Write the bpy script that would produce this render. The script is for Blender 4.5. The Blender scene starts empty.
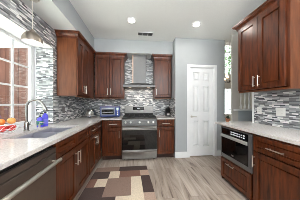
import bpy, bmesh, math, random
from mathutils import Vector, Matrix
random.seed(7)
S = bpy.context.scene
COL = S.collection
R = math.radians

# ------------------------------------------------------------------ camera
cd = bpy.data.cameras.new('camera'); cam = bpy.data.objects.new('camera', cd); COL.objects.link(cam)
cd.sensor_width = 36.0; cd.lens = 36.0 * 130 / 300; cd.shift_y = 3 / 300; cd.clip_start = 0.02
cam.location = (0, 0, 1.25); cam.rotation_euler = (R(90), 0, -math.atan(13 / 130))
S.camera = cam
S.cycles.filter_width = 0.8
# ------------------------------------------------------------------ world, lights, exposure
S.view_settings.view_transform = 'Standard'; S.view_settings.look = 'None'
S.view_settings.gamma = 1.0; S.view_settings.exposure = -0.2; S.view_settings.use_curve_mapping = False
W = bpy.data.worlds.new('sky'); S.world = W; W.use_nodes = True
W.node_tree.nodes['Background'].inputs[0].default_value = (0.93, 0.97, 1.0, 1)
W.node_tree.nodes['Background'].inputs[1].default_value = 2.4

def area(name, loc, target, sx, sy, power, color=(1, 1, 1), spread=180):
    l = bpy.data.lights.new(name, 'AREA'); l.shape = 'RECTANGLE'; l.size = sx; l.size_y = sy
    l.energy = power; l.color = color; l.spread = R(spread)
    o = bpy.data.objects.new(name, l); COL.objects.link(o); o.location = loc
    o.rotation_euler = (Vector(target) - Vector(loc)).to_track_quat('-Z', 'Y').to_euler()
    return o
# added fill lights that stand for no real window or fixture
area('rear_fill', (1.2, -2.8, 1.6), (0.4, 3, 1.3), 3.2, 1.6, 34, (0.96, 0.98, 1.0))  # unseen frontal fill added behind the camera
area('ceiling_fill', (0.6, -1.7, 2.1), (0.6, -1.5, 3), 3.2, 1.6, 340, (0.955, 0.975, 1.0))  # added upward fill that brightens the ceiling
area('side_fill', (5.7, 0.6, 1.6), (2, 1.5, 1.7), 3.0, 1.9, 3, (0.92, 0.97, 1))  # weak fill added from the right, no window there
area('foyer_fill', (4.2, 5.2, 5.2), (4.2, 5.2, 0), 2.0, 1.6, 28)  # extra downward fill added high in the foyer

sl = bpy.data.lights.new('sun', 'SUN'); sl.energy = 70; sl.angle = R(2); sl.color = (1, 0.97, 0.92)
so = bpy.data.objects.new('sun', sl); COL.objects.link(so); so.rotation_euler = (R(-38), 0, 0)      # from beyond the fence, over the house
def can_or_fill_light(x, y, power=6):
    l = bpy.data.lights.new('can_or_fill_beam', 'AREA'); l.shape = 'DISK'; l.size = 0.13
    l.energy = power; l.color = (1, 0.95, 0.88)
    o = bpy.data.objects.new('can_or_fill_beam', l); COL.objects.link(o); o.location = (x, y, 2.715)
for q in ((-0.099, 2.362), (1.119, 2.362), (-0.1, 0.3), (1.12, 0.3), (-0.1, -1.6), (1.12, -1.6)):  # first two belong to the ceiling fittings, the rest are unseen added fill
    can_or_fill_light(*q)

# ------------------------------------------------------------------ materials
def lin(c):
    return tuple(((v / 255) / 12.92 if v / 255 <= 0.04045 else ((v / 255 + 0.055) / 1.055) ** 2.4) for v in c) + (1,)
def new_mat(name):
    m = bpy.data.materials.new(name); m.use_nodes = True
    nt = m.node_tree; b = nt.nodes['Principled BSDF']
    return m, nt, b
def N(nt, t, **kw):
    n = nt.nodes.new(t)
    for k, v in kw.items(): setattr(n, k, v)
    return n
def plain(name, rgb, rough=0.5, metal=0.0, noise=0.0, scale=8, coat=0.0, bump=0.0, spec=0.5):
    m, nt, b = new_mat(name)
    b.inputs['Roughness'].default_value = rough; b.inputs['Metallic'].default_value = metal
    b.inputs['Coat Weight'].default_value = coat; b.inputs['Specular IOR Level'].default_value = spec
    c = lin(rgb)
    tc = N(nt, 'ShaderNodeTexCoord'); nz = N(nt, 'ShaderNodeTexNoise')
    nz.inputs['Scale'].default_value = scale; nz.inputs['Detail'].default_value = 4
    nt.links.new(tc.outputs['Object'], nz.inputs['Vector'])
    rp = N(nt, 'ShaderNodeValToRGB')
    k = noise if noise else 0.02
    rp.color_ramp.elements[0].position = 0.3; rp.color_ramp.elements[1].position = 0.7
    rp.color_ramp.elements[0].color = tuple(v * (1 - k) for v in c[:3]) + (1,)
    rp.color_ramp.elements[1].color = tuple(min(1, v * (1 + k)) for v in c[:3]) + (1,)
    nt.links.new(nz.outputs['Fac'], rp.inputs['Fac']); nt.links.new(rp.outputs['Color'], b.inputs['Base Color'])
    if bump:
        bp = N(nt, 'ShaderNodeBump'); bp.inputs['Strength'].default_value = bump; bp.inputs['Distance'].default_value = 0.01
        nt.links.new(nz.outputs['Fac'], bp.inputs['Height']); nt.links.new(bp.outputs['Normal'], b.inputs['Normal'])
    return m
def emit(name, rgb, strength):
    m, nt, b = new_mat(name)
    b.inputs['Base Color'].default_value = (0.8, 0.8, 0.8, 1)
    b.inputs['Emission Color'].default_value = lin(rgb); b.inputs['Emission Strength'].default_value = strength
    return m
def wood(name, dark, light, rough=0.28, sc=(14, 14, 1.6)):
    m, nt, b = new_mat(name)
    tc = N(nt, 'ShaderNodeTexCoord'); mp = N(nt, 'ShaderNodeMapping'); mp.inputs['Scale'].default_value = sc
    nz = N(nt, 'ShaderNodeTexNoise'); nz.inputs['Scale'].default_value = 2.2; nz.inputs['Detail'].default_value = 6
    nz.inputs['Roughness'].default_value = 0.6; nz.inputs['Distortion'].default_value = 0.4
    rp = N(nt, 'ShaderNodeValToRGB')
    rp.color_ramp.elements[0].position = 0.3; rp.color_ramp.elements[1].position = 0.72
    rp.color_ramp.elements[0].color = lin(dark); rp.color_ramp.elements[1].color = lin(light)
    L = nt.links.new
    L(tc.outputs['Object'], mp.inputs['Vector']); L(mp.outputs['Vector'], nz.inputs['Vector'])
    L(nz.outputs['Fac'], rp.inputs['Fac']); L(rp.outputs['Color'], b.inputs['Base Color'])
    b.inputs['Roughness'].default_value = rough; b.inputs['Coat Weight'].default_value = 0.08; b.inputs['Coat Roughness'].default_value = 0.2; b.inputs['Specular IOR Level'].default_value = 0.4
    return m
def mosaic(name, axis, bw=0.072):
    """linear glass and stone mosaic strips; axis 'x' or 'y' is the direction the strips run, rows climb along z"""
    m, nt, b = new_mat(name); L = nt.links.new
    tc = N(nt, 'ShaderNodeTexCoord'); sp = N(nt, 'ShaderNodeSeparateXYZ'); cb = N(nt, 'ShaderNodeCombineXYZ')
    L(tc.outputs['Object'], sp.inputs[0])
    L(sp.outputs['X' if axis == 'x' else 'Y'], cb.inputs['X']); L(sp.outputs['Z'], cb.inputs['Y'])
    br = N(nt, 'ShaderNodeTexBrick'); L(cb.outputs[0], br.inputs['Vector'])
    br.inputs['Scale'].default_value = 1.0; br.inputs['Brick Width'].default_value = bw; br.inputs['Row Height'].default_value = 0.0175
    br.inputs['Mortar Size'].default_value = 0.0014; br.inputs['Mortar Smooth'].default_value = 0.0
    br.offset = 0.37; br.offset_frequency = 3; br.squash = 1.5; br.squash_frequency = 2
    br.inputs['Color1'].default_value = (0, 0, 0, 1); br.inputs['Color2'].default_value = (1, 1, 1, 1); br.inputs['Mortar'].default_value = (0.5, 0.5, 0.5, 1)
    rp = N(nt, 'ShaderNodeValToRGB'); rp.color_ramp.interpolation = 'CONSTANT'
    stops = [(0.0, (92, 93, 97)), (0.14, (126, 128, 131)), (0.30, (150, 153, 156)), (0.46, (112, 114, 118)), (0.54, (180, 183, 185)), (0.72, (226, 228, 228)), (0.86, (244, 244, 242))]
    els = rp.color_ramp.elements
    els[0].position = 0; els[0].color = lin(stops[0][1]); els[1].position = stops[1][0]; els[1].color = lin(stops[1][1])
    for p, c in stops[2:]:
        e = els.new(p); e.color = lin(c)
    L(br.outputs['Color'], rp.inputs['Fac'])
    mx = N(nt, 'ShaderNodeMix', data_type='RGBA'); L(br.outputs['Fac'], mx.inputs['Factor']); L(rp.outputs['Color'], mx.inputs['A'])
    mx.inputs['B'].default_value = lin((150, 150, 150)); L(mx.outputs['Result'], b.inputs['Base Color'])
    b.inputs['Roughness'].default_value = 0.22
    return m
def floor_mat():
    m, nt, b = new_mat('greige_wood_plank'); L = nt.links.new
    tc = N(nt, 'ShaderNodeTexCoord'); mp = N(nt, 'ShaderNodeMapping'); mp.inputs['Rotation'].default_value = (0, 0, R(90))
    L(tc.outputs['Object'], mp.inputs['Vector'])
    br = N(nt, 'ShaderNodeTexBrick'); L(mp.outputs['Vector'], br.inputs['Vector'])
    br.inputs['Scale'].default_value = 1.0; br.inputs['Brick Width'].default_value = 1.22; br.inputs['Row Height'].default_value = 0.18
    br.inputs['Mortar Size'].default_value = 0.002; br.offset = 0.37
    br.inputs['Color1'].default_value = (0, 0, 0, 1); br.inputs['Color2'].default_value = (1, 1, 1, 1); br.inputs['Mortar'].default_value = (0.5, 0.5, 0.5, 1)
    mp2 = N(nt, 'ShaderNodeMapping'); mp2.inputs['Scale'].default_value = (11.0, 1.3, 1)
    L(tc.outputs['Object'], mp2.inputs['Vector'])
    ad = N(nt, 'ShaderNodeVectorMath', operation='ADD'); sc = N(nt, 'ShaderNodeVectorMath', operation='SCALE'); sc.inputs['Scale'].default_value = 13.0
    L(br.outputs['Color'], sc.inputs[0]); L(mp2.outputs['Vector'], ad.inputs[0]); L(sc.outputs['Vector'], ad.inputs[1])
    nz = N(nt, 'ShaderNodeTexNoise'); nz.inputs['Scale'].default_value = 1.0; nz.inputs['Detail'].default_value = 6; nz.inputs['Roughness'].default_value = 0.62; nz.inputs['Distortion'].default_value = 0.8
    L(ad.outputs['Vector'], nz.inputs['Vector'])
    rp = N(nt, 'ShaderNodeValToRGB'); e = rp.color_ramp.elements
    e[0].position = 0.34; e[0].color = lin((98, 80, 70)); e[1].position = 0.6; e[1].color = lin((178, 164, 152))
    k = e.new(0.42); k.color = lin((150, 135, 123)); k = e.new(0.75); k.color = lin((194, 182, 172))
    L(nz.outputs['Fac'], rp.inputs['Fac'])
    mx = N(nt, 'ShaderNodeMix', data_type='RGBA'); L(br.outputs['Fac'], mx.inputs['Factor']); L(rp.outputs['Color'], mx.inputs['A'])
    mx.inputs['B'].default_value = lin((126, 111, 101)); L(mx.outputs['Result'], b.inputs['Base Color'])
    b.inputs['Roughness'].default_value = 0.38
    return m
def quartz():
    m, nt, b = new_mat('pale_speckled_quartz'); L = nt.links.new
    tc = N(nt, 'ShaderNodeTexCoord'); nz = N(nt, 'ShaderNodeTexNoise'); nz.inputs['Scale'].default_value = 70; nz.inputs['Detail'].default_value = 5; nz.inputs['Roughness'].default_value = 0.7
    L(tc.outputs['Object'], nz.inputs['Vector'])
    rp = N(nt, 'ShaderNodeValToRGB'); e = rp.color_ramp.elements
    e[0].position = 0.30; e[0].color = lin((186, 177, 171)); e[1].position = 0.66; e[1].color = lin((224, 219, 216))
    k = e.new(0.46); k.color = lin((205, 198, 194))
    L(nz.outputs['Fac'], rp.inputs['Fac']); L(rp.outputs['Color'], b.inputs['Base Color'])
    b.inputs['Roughness'].default_value = 0.07
    return m
def glass(name, tint=(0.95, 1, 0.98, 1), gloss=0.08):
    m, nt, b = new_mat(name); nt.nodes.remove(b); L = nt.links.new
    t = N(nt, 'ShaderNodeBsdfTransparent'); t.inputs[0].default_value = tint
    g = N(nt, 'ShaderNodeBsdfGlossy'); g.inputs['Roughness'].default_value = 0.03
    mx = N(nt, 'ShaderNodeMixShader'); mx.inputs[0].default_value = gloss
    L(t.outputs[0], mx.inputs[1]); L(g.outputs[0], mx.inputs[2]); L(mx.outputs[0], nt.nodes['Material Output'].inputs['Surface'])
    return m
def board_mat():
    m, nt, b = new_mat('cedar_boards'); L = nt.links.new
    tc = N(nt, 'ShaderNodeTexCoord'); mp = N(nt, 'ShaderNodeMapping'); mp.inputs['Scale'].default_value = (6, 6, 0.8)
    nz = N(nt, 'ShaderNodeTexNoise'); nz.inputs['Scale'].default_value = 2; nz.inputs['Detail'].default_value = 5
    rp = N(nt, 'ShaderNodeValToRGB'); e = rp.color_ramp.elements
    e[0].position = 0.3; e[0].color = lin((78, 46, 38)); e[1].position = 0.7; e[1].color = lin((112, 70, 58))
    L(tc.outputs['Object'], mp.inputs['Vector']); L(mp.outputs['Vector'], nz.inputs['Vector']); L(nz.outputs['Fac'], rp.inputs['Fac']); L(rp.outputs['Color'], b.inputs['Base Color'])
    b.inputs['Roughness'].default_value = 0.8
    return m

M = {}
M['wall'] = plain('pale_blue_grey_paint', (168, 172, 174), 0.7)
M['ceiling'] = plain('white_ceiling_paint', (238, 240, 238), 0.85, noise=0.02, scale=60, bump=0.05)
M['soffit'] = plain('soffit_paint', (226, 229, 228), 0.8)
M['blue_grey'] = plain('blue_grey_paint', (168, 176, 182), 0.7)
M['taupe'] = plain('taupe_paint', (196, 192, 186), 0.7)
M['trim'] = plain('white_trim_paint', (236, 237, 238), 0.4)
M['wood'] = wood('cherry_stained_wood', (45, 20, 10), (112, 55, 26), 0.3)
M['wood_end'] = wood('lighter_cherry_wood', (82, 44, 24), (124, 72, 42), 0.3)  # lighter cherry tone for end panels and light rails
M['toe'] = plain('dark_toe_kick', (52, 30, 22), 0.5)
M['quartz'] = quartz()
M['floor'] = floor_mat()
M['tile_x'] = mosaic('mosaic_strips_along_back', 'x', 0.055); M['tile_y'] = mosaic('mosaic_strips_along_side', 'y')
M['steel'] = plain('brushed_steel', (196, 194, 190), 0.28, 1.0, noise=0.06, scale=30)
M['nickel'] = plain('brushed_nickel', (205, 200, 192), 0.36, 0.9)
M['bright_steel'] = plain('bright_satin_steel', (205, 204, 202), 0.35, 0.6)
M['dark_steel'] = plain('dark_stainless', (120, 107, 98), 0.33, 0.85, noise=0.05, scale=20)
M['range_steel'] = plain('range_stainless', (152, 150, 147), 0.3, 0.95, noise=0.05, scale=20)
M['micro_steel'] = plain('microwave_stainless', (128, 127, 128), 0.45, 0.7)
M['hood_steel'] = plain('brushed_hood_steel', (104, 104, 104), 0.45, 0.8, noise=0.04, scale=20)
M['faucet_nickel'] = plain('faucet_nickel', (150, 148, 146), 0.22, 1.0)
M['shade_nickel'] = plain('warm_brushed_nickel', (158, 148, 138), 0.34, 1.0)
M['chrome'] = plain('chrome', (225, 225, 228), 0.08, 1.0)
M['sink_steel'] = plain('satin_sink_steel', (178, 177, 188), 0.38, 0.6)
M['black_glass'] = plain('black_glass', (14, 14, 15), 0.06)
M['black'] = plain('black_enamel', (20, 20, 21), 0.35)
M['iron'] = plain('cast_iron', (26, 26, 27), 0.6)
M['white_plastic'] = plain('white_plastic', (232, 231, 228), 0.4)
M['grey_plastic'] = plain('grey_cover_plate', (98, 96, 96), 0.4)
M['blue_metal'] = plain('blue_grey_enamel', (66, 84, 150), 0.35)
M['peach_reflection'] = plain('steel_painted_reflection', (176, 150, 132), 0.4, 0.5)  # steel with a warm reflection put into its colour
M['glass'] = glass('window_glass')
M['clear'] = glass('clear_dome_glass', (0.9, 0.92, 0.93, 1), 0.25)
M['oven_window'] = plain('oven_window_glass', (10, 10, 10), 0.04)
M['blue_glass'] = plain('blue_soap', (104, 98, 232), 0.12)
M['lamp'] = emit('lamp_glow', (255, 250, 240), 5)
M['warm'] = emit('warm_bulb', (255, 205, 150), 14)
M['hoodlamp'] = emit('hood_lamp', (255, 225, 195), 1.5)
M['display'] = emit('blue_display', (110, 150, 205), 0.16)
M['green_display'] = emit('green_display', (150, 210, 170), 0.5)
M['shade_inner'] = plain('white_shade_lining', (240, 240, 246), 0.6)
M['fence'] = board_mat()
M['ground'] = plain('patio_concrete', (196, 194, 190), 0.9, noise=0.1)
M['leaf'] = plain('leaf_green', (86, 120, 70), 0.7, noise=0.25, scale=3)
M['dark_leaf'] = plain('dark_leaf', (46, 60, 42), 0.6, noise=0.2)
M['bark'] = plain('bark', (90, 74, 62), 0.9)
M['terracotta'] = plain('terracotta', (150, 96, 70), 0.8)
M['apple'] = plain('apple_skin', (196, 44, 40), 0.3, noise=0.3, scale=9)
M['orange'] = plain('orange_peel', (238, 138, 62), 0.45, noise=0.08, scale=60, bump=0.2)
M['peach'] = plain('peach_skin', (240, 176, 100), 0.5, noise=0.2, scale=9)
M['white_wire'] = plain('white_wire', (238, 236, 236), 0.4)
M['rail_wood'] = plain('dark_handrail', (52, 40, 34), 0.4)
for k, c in (('dark', (74, 58, 54)), ('brown', (138, 114, 102)), ('rust', (126, 92, 78)), ('tan', (176, 150, 134)), ('cream', (214, 198, 176))):
    M['rug_' + k] = plain('rug_' + k, c, 0.95, noise=0.18, scale=120, bump=0.4)

# ------------------------------------------------------------------ mesh helpers
class MB:
    def __init__(s): s.v = []; s.f = []; s.m = []
    def add(s, vs, fs, mi=0):
        b = len(s.v); s.v += [tuple(v) for v in vs]
        for f in fs: s.f.append(tuple(b + i for i in f)); s.m.append(mi)
    def box(s, x0, x1, y0, y1, z0, z1, mi=0):
        s.add([(x, y, z) for z in (z0, z1) for y in (y0, y1) for x in (x0, x1)],
              [(0, 2, 3, 1), (4, 5, 7, 6), (0, 1, 5, 4), (1, 3, 7, 5), (3, 2, 6, 7), (2, 0, 4, 6)], mi)
        return s
    def hexa(s, pts, mi=0):     # bottom four then top four, same winding as box (x0y0,x1y0,x0y1,x1y1)
        s.add(pts, [(0, 2, 3, 1), (4, 5, 7, 6), (0, 1, 5, 4), (1, 3, 7, 5), (3, 2, 6, 7), (2, 0, 4, 6)], mi); return s
    def prism(s, poly, axis, a0, a1, mi=0):
        """poly of 2-D points, extruded along axis: x -> (y,z), y -> (x,z), z -> (x,y)"""
        def p(u, v, a): return {'x': (a, u, v), 'y': (u, a, v), 'z': (u, v, a)}[axis]
        n = len(poly)
        s.add([p(u, v, a0) for u, v in poly] + [p(u, v, a1) for u, v in poly],
              [tuple(range(n)), tuple(reversed(range(n, 2 * n)))] + [(i, (i + 1) % n, n + (i + 1) % n, n + i) for i in range(n)], mi); return s
    def lathe(s, prof, c=(0, 0, 0), n=24, mi=0, axis='z', close=True):
        vs = []
        for r, h in prof:
            for k in range(n):
                a = 2 * math.pi * k / n; u, v = r * math.cos(a), r * math.sin(a)
                q = {'z': (u, v, h), 'x': (h, u, v), 'y': (u, h, v)}[axis]
                vs.append((c[0] + q[0], c[1] + q[1], c[2] + q[2]))
        fs = []
        for i in range(len(prof) - 1):
            for k in range(n):
                k2 = (k + 1) % n
                fs.append((i * n + k, i * n + k2, (i + 1) * n + k2, (i + 1) * n + k))
        if close:
            fs.append(tuple(reversed(range(n)))); fs.append(tuple((len(prof) - 1) * n + k for k in range(n)))
        s.add(vs, fs, mi); return s
    def tube(s, pts, r, n=8, mi=0, caps=True, closed=False):
        pts = [Vector(p) for p in pts]; rs = r if isinstance(r, (list, tuple)) else [r] * len(pts)
        up = None; rings = []
        m = len(pts)
        for i, p in enumerate(pts):
            if closed: t = pts[(i + 1) % m] - pts[i - 1]
            else: t = pts[min(i + 1, m - 1)] - pts[max(i - 1, 0)]
            t.normalize()
            if up is None: up = t.orthogonal().normalized()
            up = (up - t * up.dot(t)); up = up.normalized() if up.length > 1e-6 else t.orthogonal().normalized()
            w = t.cross(up)
            rings.append([p + (up * math.cos(2 * math.pi * k / n) + w * math.sin(2 * math.pi * k / n)) * rs[i] for k in range(n)])
        fs = []
        for i in range(m if closed else m - 1):
            j = (i + 1) % m
            for k in range(n): fs.append((i * n + k, i * n + (k + 1) % n, j * n + (k + 1) % n, j * n + k))
        if caps and not closed: fs += [tuple(reversed(range(n))), tuple((m - 1) * n + k for k in range(n))]
        s.add([v for r_ in rings for v in r_], fs, mi); return s
    def ball(s, c, r, nu=16, nv=10, sq=(1, 1, 1), mi=0):
        prof = [(max(1e-4, math.sin(math.pi * i / nv)) * r, -math.cos(math.pi * i / nv) * r) for i in range(nv + 1)]
        b = len(s.v); s.lathe(prof, (0, 0, 0), nu, mi, close=False)
        for i in range(b, len(s.v)):
            v = s.v[i]; s.v[i] = (c[0] + v[0] * sq[0], c[1] + v[1] * sq[1], c[2] + v[2] * sq[2])
        return s
    def build(s, name, mats, parent=None, bevel=0.0, smooth=False, loc=(0, 0, 0), seg=2):
        me = bpy.data.meshes.new(name); me.from_pydata(s.v, [], s.f)
        for m in (mats if isinstance(mats, (list, tuple)) else [mats]): me.materials.append(m)
        for p, mi in zip(me.polygons, s.m): p.material_index = mi
        bm = bmesh.new(); bm.from_mesh(me); bmesh.ops.recalc_face_normals(bm, faces=bm.faces); bm.to_mesh(me); bm.free()
        if smooth:
            for p in me.polygons: p.use_smooth = True
            me.set_sharp_from_angle(angle=R(38))
        o = bpy.data.objects.new(name, me); COL.objects.link(o); o.location = loc
        if parent is not None: o.parent = parent
        if bevel:
            md = o.modifiers.new('edge', 'BEVEL'); md.width = bevel; md.segments = seg; md.limit_method = 'ANGLE'; md.angle_limit = R(50)
        return o
def B(x0, x1, y0, y1, z0, z1): return MB().box(x0, x1, y0, y1, z0, z1)
def thing(name, label, cat, loc, rz=0.0, group=None):
    o = bpy.data.objects.new(name, None); COL.objects.link(o); o.location = loc; o.rotation_euler = (0, 0, rz); o.empty_display_size = 0.05
    return tag(o, label, cat, group)
def tag(o, label, cat, group=None):
    o['label'] = label; o['category'] = cat
    if group: o['group'] = group
    return o
def struct(name, mb, mats, bevel=0.0):
    o = mb.build(name, mats, None, bevel); o['kind'] = 'structure'; return o
def copy_thing(root, loc, label, rz=None):
    r = root.copy(); COL.objects.link(r); r.location = loc
    if rz is not None: r.rotation_euler = (0, 0, rz)
    r['label'] = label
    for ch in list(root.children):
        c = ch.copy(); COL.objects.link(c); c.parent = r
        for g in list(ch.children):
            d = g.copy(); COL.objects.link(d); d.parent = c
    return r

# ------------------------------------------------------------------ the room
WL, WB, PX, PY, RX, RY = -1.34, 3.50, 0.87, 2.89, 1.99, 2.05      # left wall, back wall, pantry corner, pantry wall, right wall and its end
CZ, SZ = 2.743, 2.435                                              # ceiling and soffit heights
struct('floor', B(-1.34, 6.0, -3.0, 6.6, -0.1, 0), M['floor'])
struct('ceiling', B(-1.7, 6.12, -3.1, 2.95, CZ, CZ + 0.12), M['ceiling'])
c2 = MB().box(-1.7, PX + 1.3, 2.95, 3.62, CZ, CZ + 0.12); struct('ceiling_back', c2, M['ceiling'])
# left wall with the window recess over the sink (opening y 0.25..2.216, z 0.9..2.13)
OY0, OY1, OZ0, OZ1, OX = 0.25, 2.222, 0.875, 2.13, -1.64
w = MB(); w.box(-1.68, WL, -3.0, OY0, 0, CZ); w.box(-1.68, WL, OY1, 3.62, 0, CZ); w.box(-1.68, WL, OY0, OY1, 0, OZ0); w.box(-1.68, WL, OY0, OY1, OZ1, CZ)
struct('wall_left', w, M['trim'])
struct('wall_back', B(WL, PX, WB, WB + 0.12, 0, CZ), M['wall'])
w = MB(); w.box(PX, PX + 0.10, PY, WB + 0.12, 0, CZ)                                 # return and pantry front, door opening 1.205..1.80
w.box(PX + 0.10, 1.205, PY, PY + 0.11, 0, CZ); w.box(1.80, 2.07, PY, PY + 0.11, 0, CZ); w.box(1.205, 1.80, PY, PY + 0.11, 2.075, CZ)
w.box(1.96, 2.07, PY + 0.11, 3.62, 0, CZ); w.box(PX + 0.1, 1.96, 3.5, 3.62, 0, CZ)
struct('wall_pantry', w, M['wall'])
struct('wall_right', B(RX, RX + 0.12, -3.0, RY, 0, CZ), M['wall'])
struct('wall_rear', B(-1.68, 6.12, -3.12, -3.0, 0, CZ), M['wall'])
struct('wall_far_right', B(6.0, 6.12, -3.0, 6.62, 0, 5.4), M['taupe'])
# soffits over the wall cabinets
w = B(WL, -0.98, -3.0, WB, SZ, CZ); w.m[0] = 1; struct('soffit_left_ceiling', w, [M['wall'], M['soffit']])
w = B(-0.98, PX, 3.10, WB, SZ, CZ); w.m[0] = 1; struct('soffit_back_ceiling', w, [M['wall'], M['soffit']])
# mosaic tile layers
T = 0.008
w = MB(); w.box(WL, WL + T, -3.0, OY0, 0.915, SZ); w.box(WL, WL + T, OY1, WB, 0.915, SZ); w.box(WL, WL + T, OY0, OY1, OZ1, SZ)
struct('wall_left_tile', w, M['tile_y'])
struct('wall_recess_tile', B(OX + 0.06, WL + T, OY1 - T, OY1, 0.915, OZ1), M['tile_x'])
struct('wall_back_tile', B(WL + T, PX - T, WB - T, WB, 0.915, SZ), M['tile_x'])
struct('wall_return_tile', B(PX - T, PX, PY + 0.002, WB, 0.915, 1.37), M['tile_y'])
struct('wall_right_tile', B(RX - T, RX, -3.0, RY - 0.02, 0.915, 1.41), M['tile_y'])
struct('trim_1', B(RX - 0.012, RX + 0.132, RY - 0.02, RY + 0.012, 0.0, CZ), M['trim'], 0.003)

# window over the sink
FX = OX + 0.035                                         # room-side face of the sash
w = MB(); zb = 0.985
w.box(OX - 0.012, FX, OY0, OY0 + 0.06, 0.9155, OZ1 - .001); w.box(OX - 0.012, FX, OY1 - 0.07, OY1 - T - .001, 0.9155, OZ1 - .001)
w.box(OX - 0.012, FX, OY0 + .06, OY1 - .07, OZ1 - 0.04, OZ1 - .001); w.box(OX - 0.012, FX, OY0 + .06, OY1 - .07, 0.9155, zb)
win = struct('window_1', w, M['trim'])
w = MB()
for y in (1.22, 1.885): w.box(OX + .002, OX + .012, y - 0.017, y + 0.017, zb, OZ1 - 0.04)
for z in (1.228, 1.487, 1.785): w.box(OX + .0025, OX + .010, OY0 + 0.06, OY1 - 0.07, z - 0.011, z + 0.011)
o = w.build('window_mullion', M['trim'], win)
o = B(OX - 0.004, OX, OY0 + 0.06, OY1 - 0.07, zb, OZ1 - 0.04).build('window_pane', M['glass'], win)

# pantry door
d = MB(); x0, x1, dy = 1.21, 1.795, PY + 0.03
d.box(x0, x1, dy + 0.034, dy + 0.05, 0.015, 2.068)
sx = [x0, x0 + 0.095, x0 + 0.095 + 0.15, x1 - 0.095 - 0.15, x1 - 0.095, x1]
pz = [(0.245, 0.84), (1.03, 1.655), (1.765, 1.965)]
for a, b_ in ((sx[0], sx[1]), (sx[2], sx[3]), (sx[4], sx[5])): d.box(a, b_, dy, dy + 0.034, 0.015, 2.068)
zs = [0.015] + [z for p in pz for z in p] + [2.068]
for k in range(0, len(zs), 2):
    for a, b_ in ((sx[1], sx[2]), (sx[3], sx[4])): d.box(a, b_, dy, dy + 0.034, zs[k], zs[k + 1])
for z0, z1 in pz:
    for a, b_ in ((sx[1], sx[2]), (sx[3], sx[4])):
        i, o_ = 0.040, 0.020
        d.hexa([(a + o_, dy + .034, z0 + o_), (b_ - o_, dy + .034, z0 + o_), (a + o_, dy + .034, z1 - o_), (b_ - o_, dy + .034, z1 - o_),
                (a + i, dy + .006, z0 + i), (b_ - i, dy + .006, z0 + i), (a + i, dy + .006, z1 - i), (b_ - i, dy + .006, z1 - i)])
door = struct('door_1', d, M['trim'], 0.003)
h = MB(); h.lathe([(0.026, 0), (0.026, -0.008), (0.012, -0.012), (0.010, -0.05)], (1.268, dy, 0.935), 16, axis='y')
h.tube([(1.268, dy - 0.05, 0.935), (1.30, dy - 0.053, 0.935), (1.37, dy - 0.05, 0.932)], [0.011, 0.010, 0.008], 8)
h.build('door_handle', M['nickel'], door, smooth=True)
w = MB()
for z in (0.28, 1.1, 1.85): w.lathe([(0.007, -0.045), (0.007, 0.045)], (x1 + 0.004, dy - 0.004, z), 8)
w.build('door_hinge', M['nickel'], door, smooth=True)
w = MB(); w.box(1.145, 1.205, PY - 0.016, PY, 0, 2.135); w.box(1.80, 1.86, PY - 0.016, PY, 0, 2.135); w.box(1.205, 1.80, PY - 0.016, PY, 2.075, 2.135)
w.box(1.205, 1.212, PY, PY + .1, 0, 2.075); w.box(1.793, 1.80, PY, PY + .1, 0, 2.075); w.box(1.212, 1.793, PY, PY + .1, 2.068, 2.075)
struct('trim_2', w, M['trim'], 0.004)
def base(name, x0, x1, y0, y1): return struct(name, B(x0, x1, y0, y1, 0, 0.135), M['trim'], 0.004)
w = MB(); w.box(PX - 0.016, 1.145, PY - 0.016, PY, 0, 0.135)
struct('baseboard_pantry_left', w, M['trim'], 0.004)
base('baseboard_pantry_right', 1.86, 2.086, PY - 0.016, PY)

# stair pony wall, its pier, and the tall foyer beyond
struct('wall_pier', B(2.045, 2.19, 2.62, 2.66, 0, CZ), M['taupe'])
struct('wall_pony', B(2.19, 3.4, 2.62, 2.74, 0, 1.085), M['blue_grey'])
struct('trim_3', B(2.075, 3.4, 2.585, 2.775, 1.085, 1.115), M['trim'], 0.004)
w = MB(); w.box(PX, 6.12, 2.95, 3.07, CZ + 0.12, 5.4); struct('wall_foyer_front', w, M['taupe'])
struct('wall_foyer_left', B(1.95, 2.07, 3.62, 6.62, 0, 5.4), M['taupe'])
struct('ceiling_foyer', B(PX, 6.12, 2.95, 6.62, 5.4, 5.5), M['ceiling'])
FY = 6.5
w = MB(); ax0, ax1 = 4.45, 5.25
w.box(2.07, ax0, FY, FY + .12, 0, 5.4); w.box(ax1, 6.0, FY, FY + .12, 0, 5.4)
w.box(ax0, ax1, FY, FY + .12, 0, 0.62); w.box(ax0, ax1, FY, FY + .12, 2.05, 2.75)
NA = 16; ac = (ax0 + ax1) / 2; ar = (ax1 - ax0) / 2; zs0 = 3.95
for k in range(NA):
    a0, a1 = math.pi * k / NA, math.pi * (k + 1) / NA
    xa, za, xb, zb = ac + ar * math.cos(a0), zs0 + ar * math.sin(a0), ac + ar * math.cos(a1), zs0 + ar * math.sin(a1)
    w.prism([(xa, za), (xb, zb), (xb, 5.4), (xa, 5.4)], 'y', FY, FY + .12)
struct('wall_far', w, M['taupe'])
w = MB()
for z0, z1 in ((0.62, 2.05), (2.75, zs0)):
    w.box(ax0, ax0 + .05, FY + .03, FY + .08, z0, z1); w.box(ax1 - .05, ax1, FY + .03, FY + .08, z0, z1); w.box(ax0, ax1, FY + .03, FY + .08, z0, z0 + .05)
    w.box(ac - .015, ac + .015, FY + .03, FY + .08, z0, z1 + (0.38 if z0 > 2 else 0))
w.box(ax0, ax1, FY + .03, FY + .08, 2.0, 2.05); w.box(ax0, ax1, FY + .03, FY + .08, zs0 - .02, zs0 + .02)
fw = struct('window_2', w, M['trim'])
w = MB(); w.box(ax0, ax1, FY + .05, FY + .054, 0.62, 2.05); w.box(ax0, ax1, FY + .05, FY + .054, 2.75, zs0)
w.prism([(ac + ar * math.cos(math.pi * k / NA), zs0 + ar * math.sin(math.pi * k / NA)) for k in range(NA + 1)], 'y', FY + .05, FY + .054)
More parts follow.
